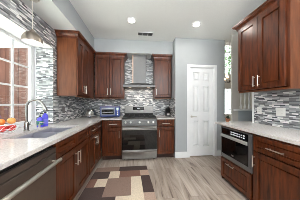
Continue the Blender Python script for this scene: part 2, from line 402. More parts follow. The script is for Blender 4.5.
w.build('window_pane', M['glass'], fw)

# ------------------------------------------------------------------ outdoors
struct('ground', B(-14, -1.7, -6, 14, -0.15, -0.05), M['ground'])
struct('ground_front', B(-1.7, 12, 6.7, 16, -0.15, -0.05), M['ground'])
f = thing('garden_fence', 'reddish brown board fence seen through the sink window', 'fence', (-4.5, 3.4, -0.05))
w = MB()
xs = -4.0; k = 0
while xs < 2.7:
    wd = 0.285; w.box(xs, xs + wd - 0.012, -0.012, 0.012, 0.05, 2.60 + 0.01 * ((k * 7) % 3)); xs += wd; k += 1
w.build('board_panel', M['fence'], f)
for z in (0.35, 1.25, 2.15): B(-4.0, 2.7, 0.012, 0.05, z, z + 0.09).build('rail', M['fence'], f)
for x in (-3.9, -1.9, 0.1, 2.1): B(x, x + 0.09, 0.05, 0.14, 0, 2.6).build('post', M['fence'], f)
def tree(loc, h, r, label, seed, leaves=420):
    rnd = random.Random(seed)
    t = thing('leafy_tree', label, 'tree', loc)
    w = MB(); w.tube([(0, 0, 0), (0.05, 0, h * .35), (0, 0.05, h * .7)], [.13, .1, .05], 8); w.build('trunk', M['bark'], t, smooth=True)
    w = MB()
    for _ in range(leaves):
        a, b_, q = rnd.uniform(0, 2 * math.pi), rnd.uniform(-1, 1), rnd.uniform(.55, 1) ** .5
        sq = math.sqrt(1 - b_ * b_); c = Vector((math.cos(a) * sq * r * q, math.sin(a) * sq * r * q, h * .72 + b_ * r * .95 * q))
        u = Vector((rnd.uniform(-1, 1), rnd.uniform(-1, 1), rnd.uniform(-1, 1))).normalized(); v = u.orthogonal().normalized()
        e = rnd.uniform(.09, .17)
        w.add([c - u * e, c - v * e * .5, c + u * e, c + v * e * .5], [(0, 1, 2, 3)])
    w.build('crown', M['leaf'], t)
tree((-6.6, 5.4, -0.05), 3.9, 1.25, 'pale leafy tree rising behind the board fence', 3)
tree((6.4, 9.5, -0.05), 6.5, 2.0, 'green tree outside the arched foyer window', 5, 2200)

# ------------------------------------------------------------------ cabinet kit (local frame: x along the front, -y towards the room, z up)
def shaker(x0, x1, z0, z1, y=0.0, t=0.022, fr=0.062):
    """framed door or drawer front with a recessed panel; the back at y, the face at y - t"""
    w = MB(); a = y - t; e = 0.003
    def sq(k, d): return [(u, d, v) for u, v in ((x0 + k, z0 + k), (x1 - k, z0 + k), (x1 - k, z1 - k), (x0 + k, z1 - k))]
    loops = [sq(0, y), sq(0, a + e), sq(e, a), sq(fr, a), sq(fr + .002, a + .019), sq(fr + .012, a + .019), sq(fr + .016, a + .011)]
    vs = [p for L in loops for p in L]; n = len(loops)
    fs = [(0, 1, 2, 3), tuple(range(n * 4 - 4, n * 4))]
    for L in range(n - 1):
        for k in range(4): fs.append((L * 4 + k, L * 4 + (k + 1) % 4, (L + 1) * 4 + (k + 1) % 4, (L + 1) * 4 + k))
    w.add(vs, fs); return w
def pull(cx, cz, y, length, vertical, parent, name='bar_handle'):
    w = MB(); hl = length / 2; st = y - 0.032
    p = (lambda s: (cx, st, cz + s)) if vertical else (lambda s: (cx + s, st, cz))
    w.tube([p(-hl), p(hl)], 0.0065, 10)
    for s in (-hl * .72, hl * .72):
        q = p(s); w.tube([(q[0], y, q[2]), q], 0.0045, 8)
    return w.build(name, M['nickel'], parent, smooth=True)
def cab_body(w_, depth, z0, z1, t=0.018, toe=0.0, open_top=True):
    """face-framed carcass with real sides, back and bottom"""
    w = MB()
    w.box(0, t, 0.0, depth, z0, z1); w.box(w_ - t, w_, 0.0, depth, z0, z1)
    w.box(t, w_ - t, depth - 0.012, depth, z0, z1); w.box(t, w_ - t, 0.0, depth - .012, z0, z0 + t)
    w.box(t, w_ - t, 0.0, 0.018, z1 - 0.04, z1)
    if not open_top: w.box(t, w_ - t, 0.018, depth - .012, z1 - t, z1)
    return w
def base_cabinet(label, loc, rz, w_, layout, group='base cabinets', depth=0.57, toe=True, filler=(0, 0)):
    """layout: list of (kind, x0, x1, z0, z1, pull) with kind drawer or door"""
    c = thing('base_cabinet', label, 'cabinet', loc, rz, group)
    z0 = 0.10 if toe else 0.035
    w = cab_body(w_, depth, z0, 0.883)
    xs = sorted({round(v, 4) for k in layout for v in (k[1], k[2])})
    # face-frame stiles and rails behind the doors
    for x in (0.02, w_ - 0.045): w.box(x - .002, x + .027, 0, 0.018, z0, 0.883)
    w.box(0.018, w_ - 0.018, 0, 0.018, 0.715, 0.745)
    if filler[0]: w.box(-filler[0], 0.0, 0.0, 0.02, z0, 0.883)
    if filler[1]: w.box(w_, w_ + filler[1], 0.0, 0.02, z0, 0.883)
    w.build('body', M['wood'], c, 0.0015)
    if toe: B(-filler[0], w_ + filler[1], 0.055, 0.07, 0.0, 0.105).build('toe_kick', M['toe'], c)
    for kind, x0, x1, zz0, zz1, pl in layout:
        d = shaker(x0, x1, zz0, zz1, fr=0.062 if kind == 'door' else 0.042).build('door' if kind == 'door' else ('drawer' if kind == 'drawer' else 'false_front'), M['wood'], c)
        if kind == 'door' and pl:
            pull(x1 - 0.035 if pl == 'r' else x0 + 0.035, zz1 - 0.13, -0.02, 0.16, True, d)
        elif kind == 'drawer' and pl: pull((x0 + x1) / 2, (zz0 + zz1) / 2, -0.02, 0.16, False, d)
    return c
DZ = (0.725, 0.868); DD = (0.115, 0.705)
def crown(path, z, parent, closed=False):
    """sprung crown swept along path of (x, y) points, outward = right-hand side of travel"""
    prof = [(0.0, -0.105), (0.010, -0.105), (0.012, -0.088), (0.022, -0.084), (0.026, -0.064), (0.044, -0.040), (0.058, -0.030), (0.060, -0.018), (0.068, -0.016), (0.070, 0.0), (0.0, 0.0)]
    pts = [Vector((p[0], p[1])) for p in path]; n = len(pts); vs = []
    for o_, dz in prof:
        for i, p in enumerate(pts):
            ns = []
            if i > 0: d = (p - pts[i - 1]).normalized(); ns.append(Vector((d.y, -d.x)))
            if i < n - 1: d = (pts[i + 1] - p).normalized(); ns.append(Vector((d.y, -d.x)))
            if len(ns) == 2:
                m = (ns[0] + ns[1]); m = m / m.length_squared * 2
            else: m = ns[0]
            q = p + m * o_; vs.append((q.x, q.y, z + dz))
    fs = []; K = len(prof)
    for a in range(K):
        b_ = (a + 1) % K
        for i in range(n - 1): fs.append((a * n + i, a * n + i + 1, b_ * n + i + 1, b_ * n + i))
    fs += [tuple(a * n for a in range(K)), tuple(a * n + n - 1 for a in reversed(range(K)))]
    w = MB(); w.add(vs, fs); return w.build('crown_molding', M['wood'], parent)
def wall_cabinet(label, loc, rz, w_, doors, z0, z1, depth, crown_path, group='wall cabinets', end_mat=None, pulls=True, x_start=0.0, rail=True, ptop=0.19):
    c = thing('wall_cabinet', label, 'cabinet', loc, rz, group)
    w = cab_body(w_, depth, z0, z1 - 0.07, open_top=False); w.box(0, w_, 0, 0.018, z1 - .10, z1 - 0.001)
    for x in (0.02, w_ - 0.045): w.box(x - .002, x + .027, 0, 0.018, z0, z1 - .08)
    w.box(0.018, w_ - .018, 0, 0.018, z0, z0 + .04)
    if x_start: w.box(x_start, 0, 0, 0.02, z0, z1 - .001)
    w.build('body', M['wood'], c, 0.0015)
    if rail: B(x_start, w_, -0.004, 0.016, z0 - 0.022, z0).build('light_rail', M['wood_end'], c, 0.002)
    for x0, x1, side in doors:
        d = shaker(x0, x1, z0 + 0.012, z1 - 0.085).build('door', M['wood'], c)
        pull(x1 - 0.032 if side == 'r' else x0 + 0.032, z0 + ptop - .05, -0.02, 0.15, True, d)
    crown([p for p in crown_path], z1 - 0.002, c)
    return c

LF = -0.765                     # face of the left run
base_cabinet('short dark cherry base cabinet beyond the dishwasher, at the near end of the sink counter', (LF, 0.06, 0), R(90), 0.58,
             [('drawer', 0.012, 0.568, *DZ, 'c'), ('door', 0.012, 0.568, *DD, 'r')])
base_cabinet('dark cherry base cabinet under the sink with two plain false fronts and two doors', (LF, 1.275, 0), R(90), 0.845,
             [('false_front', 0.008, 0.42, *DZ, None), ('false_front', 0.425, 0.838, *DZ, None), ('door', 0.008, 0.42, *DD, 'r'), ('door', 0.425, 0.838, *DD, 'l')])
base_cabinet('dark cherry base cabinet between the sink cabinet and the corner, two drawers over two doors', (LF, 2.125, 0), R(90), 0.66,
             [('drawer', 0.008, 0.325, *DZ, 'c'), ('drawer', 0.33, 0.65, *DZ, 'c'), ('door', 0.008, 0.325, *DD, 'r'), ('door', 0.33, 0.65, *DD, 'l')], filler=(0, 0.085))
base_cabinet('dark cherry base cabinet left of the range, under the toaster oven counter', (-0.69, 2.89, 0), 0, 0.355,
             [('drawer', 0.012, 0.343, *DZ, 'c'), ('door', 0.012, 0.343, *DD, 'r')], filler=(0.06, 0))
base_cabinet('dark cherry base cabinet right of the range, under the knife block counter', (0.445, 2.89, 0), 0, 0.40,
             [('drawer', 0.012, 0.385, *DZ, 'c'), ('door', 0.012, 0.385, *DD, 'l')])
RF = 1.41                       # face of the peninsula run
# peninsula: a tall cabinet with drawer and door, and the microwave tower next to it
c = thing('base_cabinet', 'dark cherry base cabinet holding the microwave above one wide drawer', 'cabinet', (RF, 2.045, 0), R(-90), 'base cabinets')
w = MB(); W_ = 0.605
w.box(0, .018, 0, .57, 0.0, .883); w.box(W_ - .018, W_, 0, .57, 0.0, .883); w.box(.018, W_ - .018, .558, .57, .07, .883)
w.box(.018, W_ - .018, 0, .558, .07, .09); w.box(.018, W_ - .018, 0, .558, .365, .385); w.box(.018, W_ - .018, 0, .02, .868, .883)
w.build('body', M['wood'], c, 0.0015)
B(0.02, W_ - .02, .05, .065, 0, .07).build('toe_kick', M['toe'], c)
d = shaker(0.006, W_ - .03, 0.055, 0.365, fr=0.055).build('drawer', M['wood'], c)
pull(0.245, 0.315, -0.02, 0.15, False, d)
base_cabinet('dark cherry base cabinet under the right counter, wide drawer over one broad door', (RF, 1.435, 0), R(-90), 0.62,
             [('drawer', 0.006, 0.61, 0.69, 0.86, None), ('door', 0.006, 0.61, 0.06, 0.675, None)], toe=False)
for ob in list(COL.objects):
    if ob.get('label', '').startswith('dark cherry base cabinet under the right counter'):
        dr = [q for q in ob.children if q.name.startswith('drawer')][0]; pull(0.27, 0.768, -0.02, 0.17, False, dr)
        dd = [q for q in ob.children if q.name.startswith('door')][0]
        pull(0.028, 0.565, -0.022, 0.13, True, dd)
base_cabinet('dark cherry base cabinet at the near end of the right counter, two doors', (RF, 0.81, 0), R(-90), 0.9,
             [('drawer', 0.01, 0.445, *DZ, 'c'), ('drawer', 0.455, 0.89, *DZ, 'c'), ('door', 0.01, 0.445, 0.06, 0.705, 'r'), ('door', 0.455, 0.89, 0.06, 0.705, 'l')], toe=False)

# wall cabinets
UZ0, UZ1 = 1.375, SZ
LW = 3.16 - 2.30
wall_cabinet('tall cherry wall cabinet right of the sink window, its wide end panel facing the room', (-1.012, 2.30, 0), R(90), LW - .02,
             [(0.004, 0.252, 'r'), (0.257, 0.53, 'l')], UZ0, UZ1, 0.31,
             [(0.0, 0.31), (0.0, 0.0), (LW - .07, 0.0)], ptop=0.17)
for ob in list(COL.objects):
    if ob.get('label', '').startswith('tall cherry wall cabinet right of the sink'):
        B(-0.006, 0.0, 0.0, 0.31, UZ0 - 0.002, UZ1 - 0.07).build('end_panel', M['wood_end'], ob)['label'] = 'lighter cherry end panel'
        B(0.535, LW - .02, -0.02, 0.0, UZ0, UZ1 - 0.08).build('filler_panel', M['wood'], ob)
wall_cabinet('cherry wall cabinet left of the range hood with two doors', (-0.985, 3.165, 0), 0, 0.675,
             [(0.01, 0.335, 'r'), (0.34, 0.667, 'l')], UZ0, UZ1, 0.325, [(0.03, 0.0), (0.675, 0.0), (0.675, 0.31)])
wall_cabinet('narrow cherry wall cabinet right of the range hood with one door', (0.425, 3.165, 0), 0, 0.425,
             [(0.012, 0.413, 'l')], UZ0, UZ1, 0.325, [(0.0, 0.31), (0.0, 0.0), (0.425, 0.0)])
RZ0, RZ1 = 1.43, 2.515
wall_cabinet('large cherry wall cabinet over the right counter with two tall doors', (1.66, 1.972, 0), R(-90), 0.712,
             [(0.008, 0.343, 'r'), (0.348, 0.682, 'l')], RZ0, RZ1, 0.322, [(0.0, 0.32), (0.0, 0.0), (0.712, 0.0), (0.712, 0.32)], ptop=0.17)
for ob in list(COL.objects):
    if ob.get('label', '').startswith('large cherry wall cabinet over'):
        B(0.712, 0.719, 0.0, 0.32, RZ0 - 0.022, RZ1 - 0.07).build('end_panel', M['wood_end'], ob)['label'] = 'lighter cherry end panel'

# ------------------------------------------------------------------ worktops
def slab_with_hole(x0, x1, y0, y1, hx0, hx1, hy0, hy1, z0, z1, mb):
    mb.box(x0, x1, y0, hy0, z0, z1); mb.box(x0, x1, hy1, y1, z0, z1); mb.box(x0, hx0, hy0, hy1, z0, z1); mb.box(hx1, x1, hy0, hy1, z0, z1)
CT0, CT1 = 0.884, 0.915
SX0, SX1, SY0, SY1 = -1.265, -0.868, 1.345, 2.055
w = MB(); slab_with_hole(WL + .002, -0.737, 0.04, 2.85, SX0, SX1, SY0, SY1, CT0, CT1, w)
w.box(-1.59, WL + .002, OY0 + .003, OY1 - .012, CT0, CT1)
w.box(WL + .002, -0.335, 2.85, 3.491, CT0, CT1)
ct = w.build('countertop', M['quartz'], None); tag(ct, 'pale speckled stone worktop around the sink, turning the corner to the range', 'countertop', 'stone worktops')
ct = B(0.443, 0.861, 2.855, 3.491, CT0, CT1).build('countertop', M['quartz'], None, 0.003); tag(ct, 'short pale stone worktop between the range and the pantry wall', 'countertop', 'stone worktops')
w = MB(); w.box(1.385, RX - T, -0.12, RY - .02, CT0, CT1); w.box(1.385, 2.30, RY + .013, 2.20, CT0, CT1); w.box(1.385, RX - .012, RY - .02, RY + .013, CT0, CT1)
ct = w.build('countertop', M['quartz'], None); tag(ct, 'long pale stone worktop over the microwave, ending at the pony wall side', 'countertop', 'stone worktops')

# sink, undermount double bowl
s = thing('kitchen_sink', 'steel double bowl sink set in the worktop below the window', 'sink', ((SX0 + SX1) / 2, (SY0 + SY1) / 2, CT0))
hx, hy = (SX1 - SX0) / 2, (SY1 - SY0) / 2
for y0, y1 in ((-hy, 0.02), (0.045, hy)):
    w = MB(); t = 0.012; dz = -0.19
    w.box(-hx - t, -hx, y0 - .01, y1 + .01, dz, 0); w.box(hx, hx + t, y0 - .01, y1 + .01, dz, 0); w.box(-hx, hx, y0 - .011, y0, dz, -.002); w.box(-hx, hx, y1, y1 + .011, dz, -.002); w.box(-hx, hx, y0, y1, dz - .01, dz)
    bw = w.build('bowl', M['sink_steel'], s)
    MB().lathe([(0.001, dz + .004), (0.03, dz + .005), (0.042, dz + .002)], (0, (y0 + y1) / 2, 0), 18).build('drain', M['chrome'], bw, smooth=True)

# faucet
f = thing('faucet', 'tall brushed nickel gooseneck faucet behind the sink', 'faucet', (-1.32, 1.70, CT1))
w = MB(); w.lathe([(0.03, 0), (0.03, 0.006), (0.024, 0.012), (0.022, 0.10), (0.018, 0.105)], n=18); w.build('base', M['faucet_nickel'], f, smooth=True)
pts = [(0, 0, 0.10), (0, 0, 0.28)]
for k in range(1, 11):
    a = math.pi * k / 12; pts.append((0.095 - 0.095 * math.cos(a), 0, 0.28 + 0.095 * math.sin(a)))
w = MB(); w.tube(pts, 0.014, 12); w.build('spout', M['faucet_nickel'], f, smooth=True)
a = math.pi * 10 / 12; p0 = Vector((0.095 - 0.095 * math.cos(a), 0, 0.28 + 0.095 * math.sin(a))); dr = Vector((0.42, 0, -0.9)).normalized()
w = MB(); w.tube([p0, p0 + dr * .03, p0 + dr * .085, p0 + dr * .10], [0.015, 0.018, 0.021, 0.017], 12); w.build('spray_head', M['faucet_nickel'], f, smooth=True)
w = MB(); w.tube([(0, 0.02, 0.065), (0, 0.05, 0.075)], 0.012, 10); w.tube([(0, 0.045, 0.075), (0.012, 0.065, 0.13)], [0.006, 0.005], 8); w.build('lever_handle', M['faucet_nickel'], f, smooth=True)
# soap pump set in the worktop
f = thing('soap_pump', 'short metal soap pump beside the faucet, left of the blue bottles', 'soap dispenser', (-1.30, 1.88, CT1))
w = MB(); w.lathe([(0.02, 0), (0.02, 0.008), (0.011, 0.014), (0.011, 0.05), (0.006, 0.052)], n=14); w.build('base', M['nickel'], f, smooth=True)
w = MB(); w.tube([(0, 0, 0.05), (0, 0, 0.07), (0.05, 0, 0.075), (0.062, 0, 0.066)], 0.005, 8); w.build('nozzle', M['nickel'], f, smooth=True)
def bottle(loc, r, h, label, shoulder):
    b_ = thing('soap_bottle', label, 'bottle', loc, 0.4, 'blue soap bottles by the sink')
    w = MB(); w.lathe([(r * .92, 0), (r, 0.006), (r, h * shoulder), (r * .8, h * (shoulder + .1)), (r * .36, h * (shoulder + .17)), (r * .36, h * (shoulder + .22))], n=18); w.build('bottle_body', M['blue_glass'], b_, smooth=True)
    zt = h * (shoulder + .22)
    w = MB(); w.lathe([(r * .45, zt), (r * .45, zt + .016), (0.005, zt + .018), (0.005, zt + .04)], n=12); w.tube([(0, 0, zt + .038), (0, 0, zt + .045), (0.034, 0, zt + .043), (0.042, 0, zt + .034)], 0.006, 8); w.build('pump', M['black'], b_, smooth=True)
    w = MB(); w.lathe([(r + .0006, h * .16), (r + .0006, h * .5)], n=18, close=False); w.build('paper_label', plain('soap_label_' + label[:5], (120, 120, 225) if shoulder > .6 else (70, 130, 130), 0.5), b_, smooth=True)
bottle((-1.33, 2.035, CT1), 0.036, 0.215, 'taller blue pump bottle next to the tiled window side', 0.66)
bottle((-1.345, 1.955, CT1), 0.036, 0.18, 'smaller blue pump bottle with a teal label', 0.58)

# fruit bowl of white wire
fb = thing('fruit_bowl', 'white wire fruit bowl on the window ledge beside the faucet', 'bowl', (-1.455, 1.60, CT1))
w = MB(); RB, HB = 0.125, 0.10
def ring(r, z, rad, mb): mb.tube([(r * math.cos(2 * math.pi * k / 28), r * math.sin(2 * math.pi * k / 28), z) for k in range(28)], rad, 6, closed=True)
ring(0.05, 0.004, 0.004, w); ring(RB, HB, 0.005, w); ring(0.098, 0.05, 0.002, w)
w.build('rim', M['white_wire'], fb, smooth=True)
w = MB()
for k in range(11):
    a = 2 * math.pi * k / 11
    w.tube([(math.cos(a + .25 * q) * rr, math.sin(a + .25 * q) * rr, z) for q, (rr, z) in enumerate(((0.05, 0.004), (0.078, 0.022), (0.098, 0.05), (0.113, 0.076), (RB, HB)))], 0.0022, 5)
w.build('wire_ribs', M['white_wire'], fb, smooth=True)
w = MB(); w.lathe([(0.001, 0.006), (0.05, 0.006), (0.05, 0.009), (0.001, 0.009)], n=20, close=False); w.build('floor_plate', M['white_wire'], fb, smooth=True)
bx, by = -1.455, 1.60
def fruit(name, cat, label, off, r, mat, sq=(1, 1, .94)):
    t = thing(name, label, cat, (bx + off[0], by + off[1], CT1 + off[2]), random.uniform(0, 6), 'fruit in the white wire bowl')
    w = MB(); prof = []
    for i in range(13):
        th = math.pi * i / 12; rr = math.sin(th); z = -math.cos(th)
        if name == 'apple': rr *= 1 + .06 * z; z = z - (.22 * (1 - rr) ** 2 if z > 0 else -.12 * (1 - rr) ** 2)
        prof.append((max(1e-4, rr * r), z * r * sq[2]))
    w.lathe(prof, n=18, close=False); w.build('flesh', mat, t, smooth=True)
    w = MB(); top = prof[-1][1]; w.tube([(0, 0, top - .002), (0.003, 0, top + .009)], 0.0018, 6); w.build('stem', M['bark'], t)
fruit('apple', 'apple', 'red apple at the bottom of the wire bowl, nearest the faucet', (0.040, 0.024, 0.056), 0.040, M['apple'])
fruit('apple', 'apple', 'red apple at the bottom of the wire bowl, towards the room', (0.002, -0.046, 0.056), 0.040, M['apple'])
fruit('apple', 'apple', 'red apple low in the wire bowl, towards the window glass', (-0.041, 0.024, 0.056), 0.040, M['apple'])
fruit('orange', 'orange', 'orange on top of the fruit pile, at the window side', (-0.028, -0.026, 0.1245), 0.038, M['orange'])
fruit('peach', 'peach', 'yellow peach on top of the fruit pile, leaning on the rim by the faucet', (0.022, 0.042, 0.131), 0.038, M['peach'])

# ------------------------------------------------------------------ range
rg = thing('range', 'freestanding stainless steel range with black glass oven door', 'range', (0.055, 2.83, 0))
hw = 0.378
w = MB(); w.box(-hw, hw, 0.03, 0.655, 0.03, 0.905); w.build('body', M['dark_steel'], rg, 0.003)
for sx_ in (-1, 1):
    for y in (0.08, 0.60): MB().lathe([(0.018, 0), (0.018, 0.008), (0.01, 0.01), (0.01, 0.032)], (sx_ * (hw - .05), y, 0), 12).build('foot', M['black'], rg, smooth=True)
w = MB(); w.box(-hw, hw, 0.0, 0.03, 0.035, 0.225); w.prism([(0.0, 0.185), (-0.022, 0.20), (-0.022, 0.212), (0.0, 0.222)], 'x', -hw + .02, hw - .02); dw = w.build('drawer', M['range_steel'], rg, 0.003)
w = MB(); w.box(-hw, hw, 0.0, 0.03, 0.235, 0.735); w.box(-hw, hw, -.004, 0.0, 0.675, 0.735); dr_ = w.build('oven_door', M['black_glass'], rg, 0.003)
w = MB(); w.box(-hw + .001, hw - .001, -0.006, 0.0, 0.665, 0.736); w.build('top_rail', M['range_steel'], dr_, 0.002)['label'] = 'stainless rail across the door top'
w = MB(); w.box(-hw + .03, hw - .03, -0.003, 0.0, 0.265, 0.655); w.build('window', M['oven_window'], dr_)
w = MB(); w.tube([(-hw + .03, -0.055, 0.712), (hw - .03, -0.055, 0.712)], 0.0125, 12)
for x in (-hw + .07, hw - .07): w.tube([(x, -0.004, 0.712), (x, -0.055, 0.712)], 0.009, 8)
w.build('handle', M['range_steel'], dr_, smooth=True)
w = MB(); w.prism([(0.03, 0.745), (0.0, 0.745), (0.0, 0.775), (0.012, 0.885), (0.03, 0.905), (0.06, 0.745)], 'x', -hw, hw); cp = w.build('control_panel', M['hood_steel'], rg, 0.002)
nv = Vector((0, -0.11, 0.012)).normalized()
for x in (-0.30, -0.19, 0.0, 0.19, 0.30):
    c0 = Vector((x, 0.006, 0.83)); w = MB(); w.tube([c0, c0 + nv * .008, c0 + nv * .01, c0 + nv * .032], [0.026, 0.026, 0.02, 0.018], 16)
    kn = w.build('knob', M['range_steel'], cp, smooth=True)
    MB().tube([c0 + nv * .031, c0 + nv * .035], [0.0185, 0.017], 16).build('knob_cap', M['steel'], kn, smooth=True)
w = MB(); w.box(-hw, hw, 0.06, 0.60, 0.905, 0.917); w.build('cooktop', M['black'], rg, 0.003)
for x in (-0.245, 0.0, 0.245):
    w = MB(); gx = 0.118
    for xx in (x - gx, x, x + gx): w.box(xx - .006, xx + .006, 0.085, 0.575, 0.938, 0.952)
    for y in (0.085, 0.24, 0.33, 0.42, 0.563): w.box(x - gx, x + gx, y, y + .012, 0.938, 0.952)
    for xx in (x - gx, x + gx):
        for y in (0.085, 0.563): w.box(xx - .006, xx + .006, y, y + .012, 0.917, 0.94)
    w.build('grate', M['iron'], rg, 0.002)
for x, y, r in ((-0.245, 0.2, .045), (-0.245, 0.46, .038), (0.0, 0.33, .05), (0.245, 0.2, .05), (0.245, 0.46, .035)):
    MB().lathe([(r, 0.917), (r, 0.925), (r * .75, 0.927), (r * .75, 0.935), (0.001, 0.937)], (x, y, 0), 18).build('burner', M['iron'], rg, smooth=True)
w = MB(); w.box(-hw + .005, hw - .005, 0.60, 0.65, 0.905, 1.172); bgd = w.build('backguard', M['range_steel'], rg, 0.006)
w = MB(); w.box(-0.16, 0.13, 0.597, 0.602, 1.07, 1.145); w.build('display_glass', M['black_glass'], bgd)
w = MB(); w.box(-0.05, 0.02, 0.595, 0.598, 1.098, 1.12); w.build('clock_display', M['display'], bgd)
w = MB(); w.box(-hw + .012, hw - .012, 0.585, 0.601, 0.918, 0.985); w.build('vent_strip', M['black'], bgd)

# ------------------------------------------------------------------ range hood
hd = thing('range_hood', 'stainless chimney range hood above the range', 'range hood', (0.055, 3.49, 1.62))
w = MB(); w.box(-0.165, 0.165, -0.27, 0.0, 0.12, SZ - 1.62 - .002); w.build('chimney', M['hood_steel'], hd, 0.002)
w = MB(); w.box(-0.168, -0.145, -0.273, -0.269, 0.12, SZ - 1.62 - .004); w.build('chimney_edge_reflection', M['peach_reflection'], hd)['label'] = 'peach reflection painted on the chimney edge'  # added strip, the cabinet's warm reflection painted as colour
hw2 = 0.375
w = MB(); w.box(-hw2, hw2, -0.47, 0.0, 0.0, 0.052)
w.hexa([(-hw2, -0.47, 0.052), (hw2, -0.47, 0.052), (-hw2, 0, 0.052), (hw2, 0, 0.052), (-0.17, -0.275, 0.12), (0.17, -0.275, 0.12), (-0.17, 0, 0.12), (0.17, 0, 0.12)])
cn = w.build('canopy', M['hood_steel'], hd, 0.002)
w = MB()
for k in range(5): w.lathe([(0.008, 0), (0.008, -0.004)], (-0.06 + k * .03, -0.47, 0.026), 10, axis='y')
w.build('button_row', M['black'], cn)
for x in (-0.22, 0.22):
    MB().lathe([(0.001, -0.003), (0.032, -0.003), (0.032, 0.001)], (x, -0.38, 0.0), 16).build('hood_lamp', M['hoodlamp'], hd, smooth=True)
    l = bpy.data.lights.new('hood_beam', 'AREA'); l.shape = 'DISK'; l.size = 0.06; l.energy = 1.2; l.color = (1, 0.88, 0.75)
    lo = bpy.data.objects.new('hood_beam', l); COL.objects.link(lo); lo.location = (0.055 + x, 3.49 - 0.33, 1.612); lo.rotation_euler = (R(18), 0, 0)
w = MB()
for x0_ in (-0.30, 0.01): w.box(x0_, x0_ + .29, -0.33, -0.06, -0.004, 0.0)
w.build('grease_filter', M['dark_steel'], hd)

# ------------------------------------------------------------------ dishwasher
dw = thing('dishwasher', 'dark stainless dishwasher with a long bar handle, left of the sink cabinet', 'dishwasher', (LF, 0.663, 0), R(90))
w = MB(); w.box(0.003, 0.603, 0.0, 0.56, 0.10, 0.862); w.build('body', M['black'], dw)
w = MB(); w.box(0.003, 0.603, -0.03, 0.0, 0.115, 0.80); dd = w.build('door', M['dark_steel'], dw, 0.004)
w = MB(); w.tube([(0.02, -0.078, 0.742), (0.586, -0.078, 0.742)], 0.016, 12)
for x in (0.05, 0.556): w.tube([(x, -0.03, 0.742), (x, -0.078, 0.742)], 0.009, 8)
w.build('bar_handle', M['nickel'], dd, smooth=True)
w = MB(); w.box(0.003, 0.603, -0.028, 0.0, 0.806, 0.85); cpn = w.build('control_strip', M['dark_steel'], dw, 0.002)
w = MB(); w.box(0.003, 0.603, 0.055, 0.075, 0.0, 0.10); w.build('toe_panel', M['black'], dw)

# ------------------------------------------------------------------ microwave drawer
mw = thing('microwave_drawer', 'built-in stainless microwave with black glass front, set in the right cabinet', 'microwave', (RF, 2.045, 0.386), R(-90))
X0, X1 = 0.02, 0.585
w = MB(); w.box(X0 + .004, X1 - .004, 0.004, 0.45, 0.002, 0.478); w.build('body', M['black'], mw)
w = MB(); w.box(X0 - .012, X1 + .012, -0.022, -0.001, 0.0, 0.06); w.box(X1 - .04, X1 + .012, -0.022, -0.001, 0.06, 0.478); w.box(X0 - .012, X0 + .016, -0.022, -0.001, 0.06, 0.478); w.box(X0 + .016, X1 - .04, -0.022, -0.001, 0.465, 0.478)
w.build('frame', M['micro_steel'], mw, 0.003)
w = MB(); w.box(X0 + .016, X1 - .04, -0.026, 0.0, 0.06, 0.375); dd = w.build('door', M['black_glass'], mw, 0.003)
w = MB(); w.box(X0 + .07, X1 - .10, -0.028, -0.026, 0.14, 0.28); w.build('window', M['oven_window'], dd)
w = MB(); w.prism([(-0.026, 0.325), (-0.05, 0.33), (-0.05, 0.365), (-0.026, 0.37)], 'x', X0 + .02, X1 - .045); w.build('handle', M['bright_steel'], dd, 0.003)
w = MB(); w.box(X0 + .24, X0 + .28, -0.0275, -0.0258, 0.085, 0.105); w.build('emblem', M['steel'], dd)
w = MB(); w.box(X0 + .016, X1 - .04, -0.024, 0.0, 0.378, 0.464); pn = w.build('control_panel', M['black_glass'], mw, 0.002)
w = MB()
for k in range(7):
    for j in range(2): w.box(X0 + .22 + k * .038, X0 + .244 + k * .038, -0.0255, -0.0238, 0.396 + j * .03, 0.412 + j * .03)
w.build('touch_keys', M['display'], pn)

# ------------------------------------------------------------------ things on the worktops
to = thing('toaster_oven', 'blue and steel toaster oven on the corner worktop left of the range', 'toaster oven', (-0.64, 3.24, CT1), R(4))
w = MB(); w.box(-0.225, 0.225, -0.13, 0.16, 0.018, 0.255); w.build('body', M['blue_metal'], to, 0.012)
w = MB(); w.box(-0.22, 0.222, -0.125, 0.155, 0.255, 0.259); w.build('top_reflection', M['peach_reflection'], to)['label'] = 'peach reflection painted on the top'  # added sheet whose peach colour stands for a reflection
w = MB(); w.box(-0.205, 0.12, -0.146, -0.13, 0.045, 0.235); dd = w.build('door', plain('toaster_door_grey', (128, 132, 150), 0.35, 0.4), to, 0.004)
w = MB(); w.box(-0.175, 0.09, -0.149, -0.146, 0.075, 0.185); w.build('window', M['black_glass'], dd)
w = MB(); w.tube([(-0.17, -0.175, 0.205), (0.085, -0.175, 0.205)], 0.008, 10)
for x in (-0.15, 0.065): w.tube([(x, -0.146, 0.205), (x, -0.175, 0.205)], 0.006, 8)
w.build('handle', M['chrome'], dd, smooth=True)
w = MB(); w.box(-0.16, 0.075, -0.1505, -0.149, 0.115, 0.13); w.build('rack', M['chrome'], dd)
w = MB(); w.box(0.135, 0.215, -0.138, -0.13, 0.035, 0.24); pn = w.build('control_panel', M['blue_metal'], to, 0.003)
w = MB(); w.box(0.15, 0.20, -0.141, -0.138, 0.18, 0.225); w.build('display', M['green_display'], pn)
for z in (0.145, 0.10, 0.06): MB().lathe([(0.017, -0.138), (0.015, -0.158), (0.012, -0.16)], (0.175, 0, z), 14, axis='y').build('knob', M['chrome'], pn, smooth=True)
for x in (-0.19, 0.19):
    for y in (-0.1, 0.13): MB().lathe([(0.012, 0), (0.014, 0.019)], (x, y, 0), 10).build('foot', M['black'], to, smooth=True)

